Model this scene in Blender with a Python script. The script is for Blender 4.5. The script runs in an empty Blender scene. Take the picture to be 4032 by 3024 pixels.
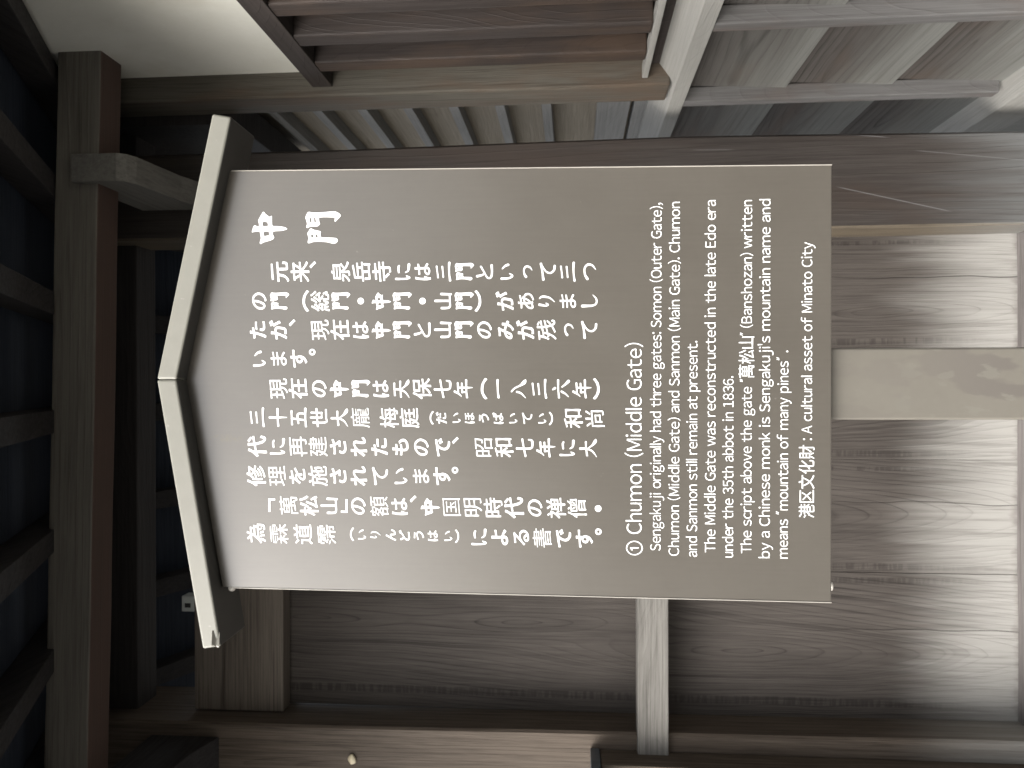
import bpy, bmesh, math, random
import numpy as np
from mathutils import Vector, Matrix, noise

random.seed(11)
R = math.radians
scene = bpy.context.scene
col = scene.collection

# ------------------------------------------------------------------ camera
PITCH, ROLL = R(4.5), 0.003
fw = Vector((0, math.cos(PITCH), math.sin(PITCH)))
upw = Vector((0, -math.sin(PITCH), math.cos(PITCH)))
rt = Vector((1, 0, 0))
c_, s_ = math.cos(ROLL), math.sin(ROLL)
rt2, up2 = rt * c_ - upw * s_, upw * c_ + rt * s_
cam_data = bpy.data.cameras.new("camera")
cam = bpy.data.objects.new("camera", cam_data)
col.objects.link(cam)
# the phone was held sideways: the world's up points to the left of the picture
m = Matrix((-up2, rt2, -fw)).transposed().to_4x4()
m.translation = Vector((0, 0, 1.5))
cam.matrix_world = m
cam_data.sensor_width = 36.0
cam_data.lens = 27.04
cam_data.clip_start, cam_data.clip_end = 0.02, 400
cam_data.dof.use_dof = True
cam_data.dof.focus_distance = 1.06
cam_data.dof.aperture_fstop = 11.0
scene.camera = cam

# ------------------------------------------------------------------ light
SUN_EL, SUN_AZ = R(36), R(226)          # sun behind the photographer, veiled by cloud
world = bpy.data.worlds.new("World")
scene.world = world
world.use_nodes = True
wn, wl = world.node_tree.nodes, world.node_tree.links
bg = wn["Background"]
sky = wn.new("ShaderNodeTexSky")
sky.sky_type = 'NISHITA'
sky.sun_disc = False
sky.sun_elevation = SUN_EL
sky.sun_rotation = SUN_AZ
sky.air_density, sky.dust_density, sky.ozone_density = 1.0, 6.0, 0.6
hs = wn.new("ShaderNodeHueSaturation")
hs.inputs["Saturation"].default_value = 0.30
wl.new(sky.outputs[0], hs.inputs["Color"])
wl.new(hs.outputs[0], bg.inputs["Color"])
bg.inputs["Strength"].default_value = 0.15
sd = bpy.data.lights.new("sun", 'SUN')
sd.energy, sd.angle, sd.color = 0.55, R(45), (1.0, 0.97, 0.92)
sun = bpy.data.objects.new("sun", sd)
col.objects.link(sun)
d = Vector((math.sin(SUN_AZ) * math.cos(SUN_EL), math.cos(SUN_AZ) * math.cos(SUN_EL), math.sin(SUN_EL)))
sun.rotation_euler = (-d).to_track_quat('-Z', 'Y').to_euler()
sun.location = d * 30
vs = scene.view_settings
vs.view_transform, vs.look, vs.gamma, vs.use_curve_mapping = 'Standard', 'None', 1.0, False
vs.exposure = 1.35

# ------------------------------------------------------------------ node helpers
def mat_new(name):
    mt = bpy.data.materials.new(name)
    mt.use_nodes = True
    nt = mt.node_tree
    return mt, nt, nt.nodes["Principled BSDF"]

class G:
    """short hand for building shader graphs"""
    def __init__(s, nt): s.nt = nt
    def put(s, sock, v):
        if isinstance(v, bpy.types.NodeSocket): s.nt.links.new(v, sock)
        elif v is not None: sock.default_value = v
    def math(s, op, a, b=None, c=None, clamp=False):
        n = s.nt.nodes.new("ShaderNodeMath"); n.operation = op; n.use_clamp = clamp
        s.put(n.inputs[0], a); s.put(n.inputs[1], b); s.put(n.inputs[2], c)
        return n.outputs[0]
    def xyz(s, x, y, z):
        n = s.nt.nodes.new("ShaderNodeCombineXYZ")
        s.put(n.inputs[0], x); s.put(n.inputs[1], y); s.put(n.inputs[2], z)
        return n.outputs[0]
    def noise(s, vec, scale=1.0, detail=2.0, rough=0.5):
        n = s.nt.nodes.new("ShaderNodeTexNoise")
        s.put(n.inputs["Vector"], vec); n.inputs["Scale"].default_value = scale
        n.inputs["Detail"].default_value = detail; n.inputs["Roughness"].default_value = rough
        return n.outputs["Fac"]
    def ramp(s, fac, stops):
        n = s.nt.nodes.new("ShaderNodeValToRGB")
        e = n.color_ramp.elements
        while len(e) < len(stops): e.new(0.5)
        for q, (p, c) in zip(e, stops):
            q.position = p; q.color = (c, c, c, 1) if not isinstance(c, tuple) else (*c, 1)
        s.put(n.inputs[0], fac)
        return n.outputs[0]
    def mix(s, f, a, b, mode='MIX'):
        n = s.nt.nodes.new("ShaderNodeMix"); n.data_type = 'RGBA'; n.blend_type = mode
        s.put(n.inputs[0], f)
        s.put(n.inputs[6], (*a, 1) if isinstance(a, tuple) else a)
        s.put(n.inputs[7], (*b, 1) if isinstance(b, tuple) else b)
        return n.outputs[2]
    def map(s, v, a, b, c=0.0, d=1.0, smooth=True):
        n = s.nt.nodes.new("ShaderNodeMapRange")
        n.interpolation_type = 'SMOOTHSTEP' if smooth else 'LINEAR'
        s.put(n.inputs[0], v)
        for i, q in zip((1, 2, 3, 4), (a, b, c, d)): n.inputs[i].default_value = q
        return n.outputs[0]
    def bump(s, h, strength, dist):
        n = s.nt.nodes.new("ShaderNodeBump")
        n.inputs["Strength"].default_value = strength; n.inputs["Distance"].default_value = dist
        s.put(n.inputs["Height"], h)
        return n.outputs[0]

def wood(name, axis, dark, light, ring=110, ring_amt=0.55, depth=0.10, tilt=0.10, wobble=0.03,
         fibre=0.5, blotch=0.35, rough=0.72, bleach=None, wet=None, fleck=None, crack=None, knots=(), bump=0.55, tint=None, under=None, eyes=(), flank=None, scratch=(), eye_jitter=0.0):
    """old timber: growth rings of a sawn log along `axis`, fibre streaks, weathering.
    bleach=(z_low, z_high, colour): rain-bleached foot of a board, in the part's own height."""
    def grey(c, k=0.10):                        # weathering takes the warmth out of old cedar
        y = 0.3 * c[0] + 0.55 * c[1] + 0.15 * c[2]
        return tuple(v * (1 - k) + y * k for v in c)
    dark, light = grey(dark), grey(light)
    mt, nt, bs = mat_new(name)
    g = G(nt)
    tc = nt.nodes.new("ShaderNodeTexCoord")
    sp = nt.nodes.new("ShaderNodeSeparateXYZ")
    nt.links.new(tc.outputs["Object"], sp.inputs[0])
    x, y, z = sp.outputs
    L, W, T = {'X': (x, z, y), 'Y': (y, z, x), 'Z': (z, x, y)}[axis]
    oi = nt.nodes.new("ShaderNodeObjectInfo")
    rn = oi.outputs["Random"]
    rL = g.math('MULTIPLY', rn, 37.0)
    L0 = L
    L = g.math('ADD', L, rL)
    Wr = g.math('ADD', W, g.math('MULTIPLY', g.math('SUBTRACT', rn, 0.5), 0.10))
    slow = g.noise(g.xyz(g.math('MULTIPLY', W, 3.0), g.math('MULTIPLY', T, 3.0), g.math('MULTIPLY', L, 1.3)), 1.0, 2.0)
    slow2 = g.noise(g.xyz(g.math('MULTIPLY', W, 14.0), g.math('MULTIPLY', T, 14.0), g.math('MULTIPLY', L, 4.0)), 1.0, 2.0)
    dd = g.math('ADD', g.math('ADD', T, depth), g.math('MULTIPLY', L0, tilt))
    dd = g.math('ADD', dd, g.math('MULTIPLY', g.math('SUBTRACT', slow, 0.5), wobble * 4))
    Wd = g.math('ADD', Wr, g.math('MULTIPLY', g.math('SUBTRACT', slow2, 0.5), wobble))
    r = g.math('SQRT', g.math('ADD', g.math('MULTIPLY', Wd, Wd), g.math('MULTIPLY', dd, dd)))
    for (kl, kw, amp, sl, sw) in knots:
        a = g.math('DIVIDE', g.math('SUBTRACT', L0, kl), sl)
        b = g.math('DIVIDE', g.math('SUBTRACT', W, kw), sw)
        q = g.math('ADD', g.math('MULTIPLY', a, a), g.math('MULTIPLY', b, b))
        r = g.math('ADD', r, g.math('MULTIPLY', g.math('EXPONENT', g.math('MULTIPLY', q, -1.0)), amp))
    if eyes:                                    # flat-sawn board: nested ovals round each eye, (along, across) the board
        tot = None
        Lw = g.math('ADD', L0, g.math('MULTIPLY', g.math('SUBTRACT', slow2, 0.5), 0.10))
        Ww = g.math('ADD', W, g.math('MULTIPLY', g.math('SUBTRACT', slow2, 0.5), 0.016))
        Ww = g.math('ADD', Ww, g.math('MULTIPLY', g.math('SUBTRACT', slow, 0.5), 0.05))
        for (el, ew) in eyes:
            a = g.math('MULTIPLY', g.math('SUBTRACT', Lw, g.math('ADD', g.math('MULTIPLY', g.math('SUBTRACT', rn, 0.5), eye_jitter), el)), 0.115)
            b = g.math('SUBTRACT', Ww, g.math('ADD', g.math('MULTIPLY', g.math('SUBTRACT', rn, 0.5), eye_jitter * 0.10), ew))
            q = g.math('SQRT', g.math('ADD', g.math('MULTIPLY', a, a), g.math('MULTIPLY', b, b)))
            e = g.math('EXPONENT', g.math('MULTIPLY', q, -70.0))
            tot = e if tot is None else g.math('ADD', tot, e)
        r = g.math('MULTIPLY', g.math('LOGARITHM', g.math('ADD', tot, 1e-9), math.e), -1 / 70.0)
    r = g.math('ADD', r, g.math('MULTIPLY', g.noise(g.xyz(g.math('MULTIPLY', r, 75.0), rL, 0.0), 1.0, 1.0), 0.022))   # good and lean years
    rr = g.math('FRACT', g.math('MULTIPLY', r, ring))
    late = g.ramp(rr, [(0.0, 0.15), (0.10, 0.0), (0.60, 0.08), (0.80, 0.35), (0.93, 1.0), (1.0, 0.15)])
    fb = g.noise(g.xyz(g.math('MULTIPLY', W, 420.0), g.math('MULTIPLY', T, 420.0), g.math('MULTIPLY', L, 9.0)), 1.0, 3.0, 0.65)
    fb2 = g.noise(g.xyz(g.math('MULTIPLY', W, 120.0), g.math('MULTIPLY', T, 120.0), g.math('MULTIPLY', L, 3.2)), 1.0, 4.0, 0.68)
    bl = g.noise(g.xyz(g.math('MULTIPLY', W, 9.0), g.math('MULTIPLY', T, 9.0), g.math('MULTIPLY', L, 2.2)), 1.0, 4.0, 0.6)
    amt = g.math('MULTIPLY', g.map(g.noise(g.xyz(g.math('MULTIPLY', W, 5.0), 3.0, g.math('MULTIPLY', L, 1.8)), 1.0, 3.0), 0.32, 0.68, 0.10, 1.0), ring_amt * 0.66)
    f = g.math('MULTIPLY', late, amt)
    f = g.math('ADD', f, g.math('MULTIPLY', g.math('SUBTRACT', fb, 0.5), fibre * 2.4))
    f = g.math('ADD', f, g.math('MULTIPLY', g.math('SUBTRACT', fb2, 0.5), fibre * 3.4))
    f = g.math('ADD', f, g.math('MULTIPLY', g.math('SUBTRACT', bl, 0.5), blotch * 2.4))
    f = g.math('ADD', f, g.math('MULTIPLY', g.math('SUBTRACT', rn, 0.5), 0.25))
    f = g.math('ADD', f, 0.25, clamp=True)
    colr = g.mix(f, light, dark)
    if tint:
        colr = g.mix(g.map(bl, 0.45, 0.72), colr, g.mix(0.75, colr, tint))
    if under:                                   # the unfaded underside keeps its red heartwood colour
        ge = nt.nodes.new("ShaderNodeNewGeometry")
        sn = nt.nodes.new("ShaderNodeSeparateXYZ"); nt.links.new(ge.outputs["Normal"], sn.inputs[0])
        colr = g.mix(g.map(sn.outputs[2], -0.5, -0.8), colr, g.mix(g.math('MULTIPLY', f, 0.6), under, dark))
    if flank:                                   # barked, yellower flank of the post
        ge = nt.nodes.new("ShaderNodeNewGeometry")
        sn = nt.nodes.new("ShaderNodeSeparateXYZ"); nt.links.new(ge.outputs["Normal"], sn.inputs[0])
        colr = g.mix(g.map(sn.outputs[0], -0.4, -0.8), colr, g.mix(f, flank, dark))
    for (w0, slope, l0, l1, amt_) in scratch:   # pale scratches
        e = g.math('ABSOLUTE', g.math('SUBTRACT', W, g.math('ADD', g.math('MULTIPLY', g.math('SUBTRACT', L0, l0), slope), w0)))
        k_ = g.math('MULTIPLY', g.map(e, 0.0006, 0.0018, amt_, 0.0), g.math('MULTIPLY', g.map(L0, l1, l1 + 0.03), g.map(L0, l0 - 0.03, l0, 1.0, 0.0)))
        colr = g.mix(k_, colr, (0.30, 0.30, 0.31))
    if fleck:
        for (w0, wid) in fleck:
            e = g.math('ABSOLUTE', g.math('SUBTRACT', g.math('ADD', W, g.math('MULTIPLY', g.math('SUBTRACT', slow, 0.5), 0.02)), w0))
            band = g.map(e, wid * 0.5, wid * 0.8, 1.0, 0.0)
            tick = g.map(g.noise(g.xyz(g.math('MULTIPLY', W, 12.0), 0.0, g.math('MULTIPLY', L, 95.0)), 1.0, 2.0), 0.40, 0.58)
            colr = g.mix(g.math('MULTIPLY', g.math('MULTIPLY', band, tick), 0.55), colr, dark)
    if bleach:
        z0, z1, bc = bleach
        stre = g.noise(g.xyz(g.math('MULTIPLY', W, 60.0), g.math('MULTIPLY', T, 60.0), g.math('MULTIPLY', L, 2.2)), 1.0, 4.0, 0.65)
        stre2 = g.noise(g.xyz(g.math('MULTIPLY', W, 7.0), 0.0, g.math('MULTIPLY', L, 1.0)), 1.0, 2.0)
        h = g.math('ADD', z, g.math('MULTIPLY', g.math('SUBTRACT', stre, 0.5), (z1 - z0) * 0.62))
        h = g.math('ADD', h, g.math('MULTIPLY', g.math('SUBTRACT', stre2, 0.5), (z1 - z0) * 0.9))
        k = g.map(h, z0, z1, 1.0, 0.0)
        k = g.math('MULTIPLY', k, g.math('SUBTRACT', 1.0, g.math('MULTIPLY', late, 0.14)))
        k = g.math('MULTIPLY', k, g.map(fb2, 0.25, 0.55, 0.55, 1.0))
        colr = g.mix(k, colr, bc)
    if wet:
        z0, z1, wc = wet
        stn = g.noise(g.xyz(g.math('MULTIPLY', W, 30.0), 0.0, g.math('MULTIPLY', L, 14.0)), 1.0, 3.0, 0.6)
        h = g.math('ADD', z, g.math('MULTIPLY', g.math('SUBTRACT', stn, 0.5), (z1 - z0) * 2.2))
        colr = g.mix(g.math('MULTIPLY', g.map(h, z0, z1, 1.0, 0.0), 0.8), colr, wc)
    hgt = g.math('ADD', g.math('MULTIPLY', late, 0.5), g.math('MULTIPLY', fb2, 0.6))
    if crack:
        for (w0, l0, l1) in crack:
            e = g.math('ABSOLUTE', g.math('SUBTRACT', g.math('ADD', W, g.math('MULTIPLY', g.math('SUBTRACT', slow2, 0.5), 0.03)), w0))
            ck = g.math('MULTIPLY', g.map(e, 0.0005, 0.0016, 1.0, 0.0), g.map(L0, l0, l1, 1.0, 0.0))
            colr = g.mix(g.math('MULTIPLY', ck, 0.65), colr, (0.02, 0.017, 0.015))
            hgt = g.math('SUBTRACT', hgt, ck)
    nt.links.new(colr, bs.inputs["Base Color"])
    g.put(bs.inputs["Roughness"], g.math('ADD', rough - 0.08, g.math('MULTIPLY', fb2, 0.16)))
    bs.inputs["Specular IOR Level"].default_value = 0.22
    nt.links.new(g.bump(hgt, bump, 0.0015), bs.inputs["Normal"])
    return mt

def paint(name, base, var, rough=0.45, spec=0.5, streak_axis=None, streak=0.0, extra=None, bump=0.05):
    mt, nt, bs = mat_new(name)
    g = G(nt)
    tc = nt.nodes.new("ShaderNodeTexCoord")
    o = tc.outputs["Object"]
    n1 = g.noise(o, 6.0, 4.0, 0.6)
    n2 = g.noise(o, 90.0, 3.0, 0.6)
    f = g.math('ADD', g.math('MULTIPLY', n1, 0.7), g.math('MULTIPLY', n2, 0.3))
    if streak_axis:
        sp = nt.nodes.new("ShaderNodeSeparateXYZ"); nt.links.new(o, sp.inputs[0])
        x, y, z = sp.outputs
        v = g.xyz(g.math('MULTIPLY', x, 240.0), g.math('MULTIPLY', y, 240.0), g.math('MULTIPLY', z, 10.0))
        n3 = g.noise(v, 1.0, 3.0, 0.6)
        f = g.math('ADD', f, g.math('MULTIPLY', g.math('SUBTRACT', n3, 0.5), streak))
    c = g.mix(g.map(f, 0.3, 0.7, smooth=False), base, var)
    if extra: c = extra(g, nt, o, c)
    nt.links.new(c, bs.inputs["Base Color"])
    g.put(bs.inputs["Roughness"], g.math('ADD', rough - 0.05, g.math('MULTIPLY', n1, 0.1)))
    bs.inputs["Specular IOR Level"].default_value = spec
    nt.links.new(g.bump(n2, bump, 0.0006), bs.inputs["Normal"])
    return mt

# ------------------------------------------------------------------ object helpers
def link(name, bm, mt, parent=None, loc=(0, 0, 0), smooth=False):
    me = bpy.data.meshes.new(name)
    bmesh.ops.recalc_face_normals(bm, faces=bm.faces)
    bm.to_mesh(me); bm.free()
    if mt: me.materials.append(mt)
    if smooth:
        for p in me.polygons: p.use_smooth = True
    o = bpy.data.objects.new(name, me)
    col.objects.link(o)
    o.location = loc
    if parent is not None: o.parent = parent
    return o

def thing(name, label, cat, loc=(0, 0, 0), group=None):
    o = bpy.data.objects.new(name, None)
    col.objects.link(o)
    o.empty_display_size = 0.1
    o.location = loc
    o["label"], o["category"] = label, cat
    if group: o["group"] = group
    return o

def chain_loc(parent):
    v = Vector((0, 0, 0))
    while parent is not None:
        v += parent.location; parent = parent.parent
    return v

def box_bm(sx, sy, sz, bevel=0.002, warp=0.0, step=0.12, seed=0):
    bm = bmesh.new()
    bmesh.ops.create_cube(bm, size=1.0)
    for v in bm.verts: v.co = Vector((v.co.x * sx, v.co.y * sy, v.co.z * sz))
    if bevel > 0:
        bmesh.ops.bevel(bm, geom=list(bm.edges), offset=min(bevel, 0.45 * min(sx, sy, sz)), segments=2, affect='EDGES', profile=0.6)
    if warp > 0:
        dims = (sx, sy, sz); a = dims.index(max(dims)); n = min(24, int(dims[a] / step))
        for i in range(1, n):
            p = Vector((0, 0, 0)); p[a] = -dims[a] / 2 + dims[a] * i / n
            nn = Vector((0, 0, 0)); nn[a] = 1
            bmesh.ops.bisect_plane(bm, geom=list(bm.verts) + list(bm.edges) + list(bm.faces), plane_co=p, plane_no=nn)
        for v in bm.verts:
            q = v.co * 3.0 + Vector((seed * 7.1, seed * 3.3, seed * 1.7))
            w = noise.noise_vector(q) * warp
            w[a] = 0
            v.co += w
    return bm

SEED = [0]
def box(name, x0, x1, y0, y1, z0, z1, mt, parent=None, bevel=0.002, warp=0.0, rot=None):
    """a squared timber between world coordinates"""
    SEED[0] += 1
    bm = box_bm(abs(x1 - x0), abs(y1 - y0), abs(z1 - z0), bevel, warp, seed=SEED[0])
    c = Vector(((x0 + x1) / 2, (y0 + y1) / 2, (z0 + z1) / 2))
    o = link(name, bm, mt, parent, c - (chain_loc(parent) if parent else Vector()))
    if rot: o.rotation_euler = rot
    return o

def prism(name, pts, axis, a0, a1, mt, parent=None, bevel=0.0, origin=None):
    """outline pts (2-D) swept along axis from a0 to a1; X: pts=(y,z)  Y: pts=(x,z)  Z: pts=(x,y)"""
    bm = bmesh.new()
    def P(p, a):
        return {'X': (a, p[0], p[1]), 'Y': (p[0], a, p[1]), 'Z': (p[0], p[1], a)}[axis]
    c = Vector(origin) if origin else (sum((Vector(P(p, (a0 + a1) / 2)) for p in pts), Vector()) / len(pts))
    va = [bm.verts.new(Vector(P(p, a0)) - c) for p in pts]
    vb = [bm.verts.new(Vector(P(p, a1)) - c) for p in pts]
    bm.faces.new(va); bm.faces.new(list(reversed(vb)))
    n = len(pts)
    for i in range(n): bm.faces.new((va[i], vb[i], vb[(i + 1) % n], va[(i + 1) % n]))
    bmesh.ops.recalc_face_normals(bm, faces=bm.faces)
    if bevel: bmesh.ops.bevel(bm, geom=list(bm.edges), offset=bevel, segments=2, affect='EDGES', profile=0.6)
    return link(name, bm, mt, parent, c - (chain_loc(parent) if parent else Vector()))
# ------------------------------------------------------------------ materials
M = {}
PANEL = dict(ring=105, ring_amt=0.95, depth=0.10, tilt=0.030, wobble=0.010, fibre=0.30, blotch=0.36, rough=0.7,
             bleach=(-1.06, -0.74, (0.320, 0.314, 0.297)), wet=(-1.090, -1.058, (0.16, 0.145, 0.14)))
PD, PL = (0.025, 0.021, 0.0185), (0.086, 0.0745, 0.066)
M['post'] = wood("dark_post_timber", 'Z', (0.0259, 0.0216, 0.0194), (0.0634, 0.0547, 0.0497), ring=80, ring_amt=0.35, depth=0.16, tilt=0.03, wobble=0.012,
                 fibre=0.5, blotch=0.40, rough=0.48, bleach=(-1.36, -0.84, (0.19, 0.198, 0.20)), tint=(0.060, 0.047, 0.040), flank=(0.125, 0.103, 0.074),
                 scratch=[(-0.011, 0.246, -0.66, -0.95, 0.38), (0.122, 0.10, -0.66, -0.80, 0.35), (0.075, 0.12, -0.85, -1.15, 0.25), (0.09, 0.02, -0.30, -0.42, 0.2)])
M['post_brown'] = wood("brown_post_timber", 'Z', (0.0382, 0.0275, 0.0199), (0.1186, 0.0933, 0.0719), ring=110, ring_amt=0.5, depth=0.14, tilt=0.02, wobble=0.010,
                       fibre=0.6, blotch=0.4, rough=0.6, bleach=(-1.35, -0.80, (0.34, 0.335, 0.315)))
M['panel'] = wood("weathered_panel_timber", 'Z', PD, PL,
                  fleck=[(-0.135, 0.013), (0.125, 0.008)], crack=[(0.035, -0.72, -0.45)], eyes=[(0.55, 0.02), (-0.55, -0.035)], eye_jitter=0.9, **PANEL)
M['panel_knot'] = wood("knotty_panel_timber", 'Z', PD, PL,
                  fleck=[(-0.15, 0.016), (0.175, 0.012)], crack=[(0.045, -0.72, -0.40)], eyes=[(0.84, 0.05), (0.237, 0.046), (-0.36, -0.02)], **PANEL)
M['rail_grain'] = wood("straight_grained_rail_timber", 'X', (0.0478, 0.0377, 0.0304), (0.1702, 0.1454, 0.1214), ring=95, ring_amt=1.0, depth=0.03, tilt=0.012, wobble=0.006,
                       fibre=0.45, blotch=0.25, rough=0.65)
M['rail_grey'] = wood("silvered_rail_timber", 'X', (0.0796, 0.0734, 0.0661), (0.2203, 0.2130, 0.1958), ring=160, ring_amt=0.25, depth=0.3, tilt=0.08,
                      fibre=0.55, blotch=0.3, rough=0.75)
M['sill_dark'] = wood("damp_sill_timber", 'X', (0.085, 0.075, 0.072), (0.21, 0.195, 0.188), ring=120, ring_amt=0.3, rough=0.75)
M['beam'] = wood("grey_beam_timber", 'X', (0.0630, 0.0558, 0.0468), (0.1800, 0.1665, 0.1422), ring=60, ring_amt=0.6, depth=0.05, tilt=0.025, wobble=0.010,
                 fibre=0.45, blotch=0.3, rough=0.65, under=(0.095, 0.064, 0.054))
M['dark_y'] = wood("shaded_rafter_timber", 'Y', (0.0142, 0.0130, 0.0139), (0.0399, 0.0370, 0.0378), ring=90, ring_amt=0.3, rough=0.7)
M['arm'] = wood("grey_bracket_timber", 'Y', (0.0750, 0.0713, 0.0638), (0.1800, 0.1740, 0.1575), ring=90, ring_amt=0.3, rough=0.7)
M['dark_x'] = wood("blue_haze_board_timber", 'X', (0.0123, 0.0168, 0.0269), (0.0336, 0.0437, 0.0644), ring=90, ring_amt=0.3, rough=0.75)  # blue haze of the dark roof put into the board colour
M['dark_beam'] = wood("dark_beam_timber", 'X', (0.0140, 0.0126, 0.0126), (0.0385, 0.0343, 0.0329), ring=90, ring_amt=0.3, rough=0.75)  # even dark brown for the ridge beam and the added board
M['bar'] = wood("brown_lattice_timber", 'Z', (0.0168, 0.0129, 0.0114), (0.0471, 0.0391, 0.0361), ring=120, ring_amt=0.25, fibre=0.45, blotch=0.3, rough=0.5, tint=(0.085, 0.058, 0.042))
M['trim_y'] = wood("brown_trim_timber", 'Y', (0.0216, 0.0174, 0.0156), (0.0540, 0.0456, 0.0420), ring=110, ring_amt=0.25, fibre=0.5, rough=0.6)
M['sill'] = wood("silver_sill_timber", 'Y', (0.1688, 0.1653, 0.1519), (0.2970, 0.2936, 0.2734), ring=150, ring_amt=0.15, depth=0.3, fibre=0.3, blotch=0.2, rough=0.7)
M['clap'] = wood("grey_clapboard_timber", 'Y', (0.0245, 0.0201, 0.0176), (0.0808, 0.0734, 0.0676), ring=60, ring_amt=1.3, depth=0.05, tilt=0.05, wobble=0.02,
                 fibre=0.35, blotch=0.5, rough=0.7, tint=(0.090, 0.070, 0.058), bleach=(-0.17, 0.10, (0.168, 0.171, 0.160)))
M['column'] = wood("grey_column_timber", 'Z', (0.0325, 0.0267, 0.0202), (0.1073, 0.0975, 0.0793), ring=120, ring_amt=0.4, fibre=0.5, blotch=0.5, rough=0.65, tint=(0.115, 0.078, 0.054))
M['batten'] = wood("grey_batten_timber", 'Z', (0.0553, 0.0513, 0.0494), (0.1398, 0.1365, 0.1352), ring=120, ring_amt=0.2, fibre=0.4, rough=0.7, tint=(0.13, 0.10, 0.085))
M['tan'] = wood("tan_backing_timber", 'Y', (0.1700, 0.1403, 0.0978), (0.3060, 0.2635, 0.1997), ring=90, ring_amt=0.3, fibre=0.4, rough=0.7)
M['slat'] = wood("grey_slat_timber", 'Y', (0.1445, 0.1428, 0.1360), (0.2720, 0.2677, 0.2550), ring=120, ring_amt=0.2, fibre=0.4, rough=0.7)

def plaster_marks(g, nt, o, c):
    n = g.noise(o, 2.2, 4.0, 0.65)
    return g.mix(g.map(n, 0.42, 0.68, 0.0, 0.6), c, (0.55, 0.515, 0.42))
M['plaster'] = paint("aged_white_plaster", (0.76, 0.76, 0.69), (0.82, 0.82, 0.76), rough=0.85, spec=0.2, extra=plaster_marks, bump=0.15)
M['stone'] = paint("grey_paving_stone", (0.095, 0.093, 0.087), (0.135, 0.132, 0.124), rough=0.85, spec=0.3, bump=0.4)
M['found'] = paint("foundation_stone", (0.16, 0.16, 0.15), (0.28, 0.28, 0.26), rough=0.85, spec=0.3, bump=0.5)

def board_marks(g, nt, o, c):
    n = g.noise(o, 34.0, 4.0, 0.7)
    spk = g.map(n, 0.70, 0.76, 0.0, 0.35)
    c = g.mix(spk, c, (0.36, 0.34, 0.31))
    sp = nt.nodes.new("ShaderNodeSeparateXYZ"); nt.links.new(o, sp.inputs[0])
    a = g.math('DIVIDE', g.math('ADD', sp.outputs[0], 0.076), 0.006)       # brown rust smear below the roof
    b = g.math('DIVIDE', g.math('SUBTRACT', sp.outputs[2], 1.993), 0.026)
    q = g.math('ADD', g.math('MULTIPLY', a, a), g.math('MULTIPLY', b, b))
    n3 = g.noise(o, 160.0, 2.0)
    k = g.math('MULTIPLY', g.map(q, 0.2, 1.3, 1.0, 0.0), g.map(n3, 0.42, 0.6))
    return g.mix(g.math('MULTIPLY', k, 0.55), c, (0.10, 0.085, 0.05))
M['board'] = paint("taupe_sign_board", (0.080, 0.0715, 0.059), (0.093, 0.084, 0.070), rough=0.30, spec=0.8, streak_axis='Z', streak=0.5, extra=board_marks)
bb = M['board'].node_tree.nodes['Principled BSDF']
bb.inputs['Coat Weight'].default_value = 0.60
bb.inputs['Coat Roughness'].default_value = 0.28
bb.inputs['Coat IOR'].default_value = 1.6

def roof_marks_shade(g, nt, o, c):
    sp = nt.nodes.new("ShaderNodeSeparateXYZ"); nt.links.new(o, sp.inputs[0])
    n = g.noise(o, 42.0, 2.0, 0.5)
    wob = g.math('MULTIPLY', g.math('SUBTRACT', n, 0.5), 0.035)
    xx = g.math('ADD', sp.outputs[0], wob); yy = g.math('ADD', sp.outputs[1], wob)
    tip = g.map(xx, -0.358, -0.352, 1.0, 0.0)                                        # stain rings creeping in from the free edges
    rear = g.math('MULTIPLY', g.map(yy, 0.044, 0.049), g.map(xx, -0.335, -0.315, 1.0, 0.0))
    front = g.math('MULTIPLY', g.map(yy, -0.012, -0.004, 1.0, 0.0), g.map(xx, -0.345, -0.330, 1.0, 0.0))
    k = g.math('MAXIMUM', g.math('MAXIMUM', tip, rear), front)
    k = g.math('MULTIPLY', k, g.map(sp.outputs[1], -0.0275, -0.026))
    ringy = g.map(g.math('ABSOLUTE', g.math('SUBTRACT', g.noise(o, 70.0, 2.0), 0.5)), 0.0, 0.05, 0.35, 1.0)
    c = g.mix(g.math('MULTIPLY', k, g.math('MULTIPLY', ringy, 0.85)), c, (0.03, 0.028, 0.026))
    chip = g.map(g.noise(o, 120.0, 2.0), 0.74, 0.77, 0.0, 0.5)
    grime = g.map(g.noise(o, 9.0, 4.0, 0.7), 0.45, 0.75, 0.0, 0.30)
    c = g.mix(grime, c, (0.140, 0.133, 0.114))
    c = g.mix(chip, c, (0.28, 0.27, 0.245))
    ge = nt.nodes.new("ShaderNodeNewGeometry")                          # soffit shade put into the colour: faces turned down go dark
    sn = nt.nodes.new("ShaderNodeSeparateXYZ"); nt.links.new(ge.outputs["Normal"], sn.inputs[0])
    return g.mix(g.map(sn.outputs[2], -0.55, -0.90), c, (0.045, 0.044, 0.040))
M['roof'] = paint("pale_grey_sign_paint", (0.180, 0.178, 0.153), (0.203, 0.200, 0.174), rough=0.38, spec=0.5, extra=roof_marks_shade)

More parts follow.
